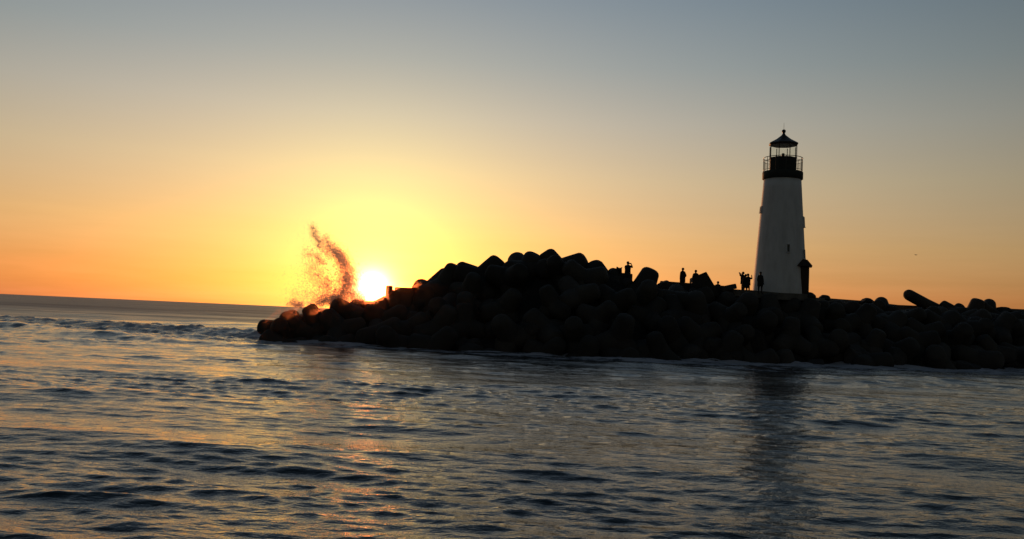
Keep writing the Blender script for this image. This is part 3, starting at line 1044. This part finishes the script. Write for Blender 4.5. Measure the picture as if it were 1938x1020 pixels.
bm.to_mesh(o.data); bm.free()
bm = bmesh.new()
for x in (-.07, .08):
    b_tube(bm, (x, -.12, .02), (x, -.17, .14), .018); b_tube(bm, (x, -.17, .14), (x, -.12, .26), .018)
bm_obj('strap', bm, M_cloth_a, bag)

# ------------------------------------------------------------------ gull far off
gp = P(1733.5, 482.5, 260)
gull = tag(empty('gull', tuple(gp), .5), 'tiny gull gliding in the sky right of the lighthouse', 'bird')
bm = bmesh.new()
b_lathe(bm, [(.005, -.28), (.05, -.2), (.09, 0), (.07, .15), (.045, .22), (.01, .3)], 10)
bmesh.ops.rotate(bm, cent=(0, 0, 0), matrix=Matrix.Rotation(math.pi / 2, 3, 'X'), verts=bm.verts)
bm_obj('body', bm, M_bird, gull, True)
for s in (-1, 1):
    V = [(s * .05, .12, .03), (s * .05, -.12, .03), (s * .38, .16, .16), (s * .38, -.04, .16), (s * .78, -.02, .05), (s * .76, -.1, .05)]
    V += [(x, y, z - .02) for x, y, z in V]
    o = mesh_obj('wing', V, [(0, 1, 3, 2), (2, 3, 5, 4), (8, 9, 7, 6), (10, 11, 9, 8), (0, 2, 8, 6), (2, 4, 10, 8), (7, 9, 3, 1), (9, 11, 5, 3), (4, 5, 11, 10), (6, 7, 1, 0)], M_bird, gull)

# ------------------------------------------------------------------ spray thrown up by the wave
def spray():
    r = np.random.default_rng(21)
    # strands: (x0, y0, x1, y1, width, count, size) in photo pixels, thrown up at the breakwater tip
    ST = [
        (592, 428, 607, 470, 5, 1300, .013), (604, 462, 622, 488, 6, 600, .012), (587, 436, 600, 452, 5, 300, .010),
        (612, 448, 640, 480, 7, 1300, .013), (620, 464, 650, 494, 8, 2200, .014), (640, 478, 662, 512, 8, 2600, .014),
        (645, 500, 662, 535, 11, 2600, .015), (652, 525, 655, 560, 10, 4200, .018), (660, 548, 688, 572, 9, 2600, .018),
        (645, 548, 632, 575, 10, 2200, .018),
        (574, 478, 598, 486, 7, 600, .012), (598, 484, 614, 500, 5, 700, .013), (578, 503, 606, 520, 13, 1900, .011),
        (585, 520, 625, 522, 14, 1400, .011), (600, 542, 632, 536, 8, 1100, .018), (612, 530, 626, 546, 9, 700, .020),
        (556, 556, 590, 562, 12, 1100, .011), (590, 566, 640, 553, 7, 2000, .018), (545, 577, 575, 576, 4, 700, .013),
        (551, 572, 572, 578, 4, 700, .014), (600, 573, 645, 562, 6, 2600, .02), (575, 545, 625, 560, 20, 2600, .011),
        (600, 470, 650, 560, 26, 3200, .010), (588, 440, 605, 520, 16, 1300, .009), (664, 508, 672, 540, 6, 500, .016)]
    C = []; SZ = []
    for x0, y0, x1, y1, w, n, s in ST:
        n = int(n * (1.1 if s >= .0175 else 2.6)); s *= .80; w *= 1.2
        # clumps along the strand
        nc = max(6, n // 30)
        ct = r.random(nc); cx = x0 + (x1 - x0) * ct + r.normal(0, w * .55, nc); cy = y0 + (y1 - y0) * ct + r.normal(0, w * .55, nc)
        pick = r.integers(0, nc, n)
        loose = r.random(n) < .45
        t = r.random(n)
        px = np.where(loose, x0 + (x1 - x0) * t + r.normal(0, w, n), cx[pick] + r.normal(0, w * .28, n))
        py = np.where(loose, y0 + (y1 - y0) * t + r.normal(0, w, n), cy[pick] + r.normal(0, w * .28, n))
        Yd = 66 + r.normal(0, .9, n) + (px - 620) * .01
        for a, b, d in zip(px, py, Yd): C.append(P(a, b, d))
        SZ.append(s * np.exp(r.normal(0, .45, n)))
    C = np.array(C); SZ = np.concatenate(SZ)
    k = C[:, 2] > .05
    C = C[k]; SZ = SZ[k]
    o8 = np.array([(1, 0, 0), (-1, 0, 0), (0, 1, 0), (0, -1, 0), (0, 0, 1.3), (0, 0, -1.3)], float)
    V = (C[:, None, :] + o8[None] * SZ[:, None, None]).reshape(-1, 3)
    f8 = np.array([(0, 2, 4), (2, 1, 4), (1, 3, 4), (3, 0, 4), (2, 0, 5), (1, 2, 5), (3, 1, 5), (0, 3, 5)])
    Ft = (f8[None] + (np.arange(len(C)) * 6)[:, None, None]).reshape(-1, 3)
    me = bpy.data.meshes.new('sea_spray')
    me.vertices.add(len(V)); me.vertices.foreach_set('co', V.ravel().astype(np.float32))
    me.loops.add(Ft.size); me.loops.foreach_set('vertex_index', Ft.ravel().astype(np.int32))
    me.polygons.add(len(Ft)); me.polygons.foreach_set('loop_start', (np.arange(len(Ft)) * 3).astype(np.int32))
    me.update(calc_edges=True)
    me.shade_smooth()
    me.materials.append(M_spray)
    o = bpy.data.objects.new('sea_spray', me)
    col.objects.link(o)
    print('drops', len(C))
    return o


tag(spray(), 'tall burst of sea spray from a wave breaking over the breakwater tip', 'spray', kind='stuff')

# the thick body of the splash: one lumpy cloud of water and air
def splash_body():
    r = random.Random(3)
    bm = bmesh.new()
    for px, py, w, h in [(656, 540, 8, 20), (658, 556, 14, 16), (670, 563, 16, 12), (684, 568, 12, 9), (645, 560, 10, 14), (632, 566, 14, 12), (618, 571, 12, 10),
                         (604, 574, 10, 8), (655, 525, 6, 12), (590, 578, 9, 6), (640, 572, 22, 12), (665, 574, 24, 10), (563, 581, 7, 4)]:
        for q in range(3):
            c = P(px + r.uniform(-4, 4), py + r.uniform(-4, 4), 66.3 + r.uniform(-.5, .6))
            k = 66 / F
            m_ = Matrix.Translation(c) @ Matrix.Diagonal((w * k * .8, w * k * .7, h * k * .8, 1))
            bmesh.ops.create_icosphere(bm, subdivisions=3, radius=1, matrix=m_)
    me = bpy.data.meshes.new('t'); bm.to_mesh(me); bm.free()
    o = bpy.data.objects.new('t', me); col.objects.link(o)
    md = o.modifiers.new('r', 'REMESH'); md.mode = 'VOXEL'; md.voxel_size = .09
    tx = bpy.data.textures.new('lump', 'CLOUDS'); tx.noise_scale = .45; tx.noise_depth = 3
    dm = o.modifiers.new('d', 'DISPLACE'); dm.texture = tx; dm.texture_coords = 'GLOBAL'; dm.strength = .55; dm.mid_level = .5
    me2 = bpy.data.meshes.new_from_object(o.evaluated_get(bpy.context.evaluated_depsgraph_get()))
    bpy.data.objects.remove(o)
    m, gg, p = mat('splash_cloud')
    nt2 = m.node_tree
    nt2.nodes.remove(p)
    pv = gg.n('ShaderNodeVolumePrincipled')
    pv.inputs['Color'].default_value = (.985, .97, .96, 1)
    pv.inputs['Density'].default_value = 1.0
    pv.inputs['Anisotropy'].default_value = .45
    nt2.links.new(pv.outputs[0], nt2.nodes['Material Output'].inputs['Volume'])
    me2.materials.clear(); me2.materials.append(m)
    me2.name = 'splash_cloud'
    o = bpy.data.objects.new('splash_cloud', me2); col.objects.link(o)
    return o


tag(splash_body(), 'thick glowing base of the splash behind the breakwater tip', 'splash', kind='stuff')

# ------------------------------------------------------------------ haze volume added before the breakwater tip to imitate lens flare
m, gg, p = mat('flare_haze')
nt2 = m.node_tree
nt2.nodes.remove(p)
pv = gg.n('ShaderNodeVolumePrincipled')
pv.inputs['Color'].default_value = (1.0, .42, .24, 1)  # the flare's warm red is put into the scatter colour
pv.inputs['Density'].default_value = .0042
pv.inputs['Anisotropy'].default_value = .93
nt2.links.new(pv.outputs[0], nt2.nodes['Material Output'].inputs['Volume'])
bm = bmesh.new()
bmesh.ops.create_uvsphere(bm, u_segments=48, v_segments=24, radius=1)
bmesh.ops.scale(bm, vec=(9.5, 9, 4.4), verts=bm.verts)
o = bm_obj('flare_haze', bm, m, None, True)
o.location = (-6.5, 57, 0)
tag(o, 'thin red tinted haze added before the breakwater tip to imitate lens flare', 'mist', kind='stuff')
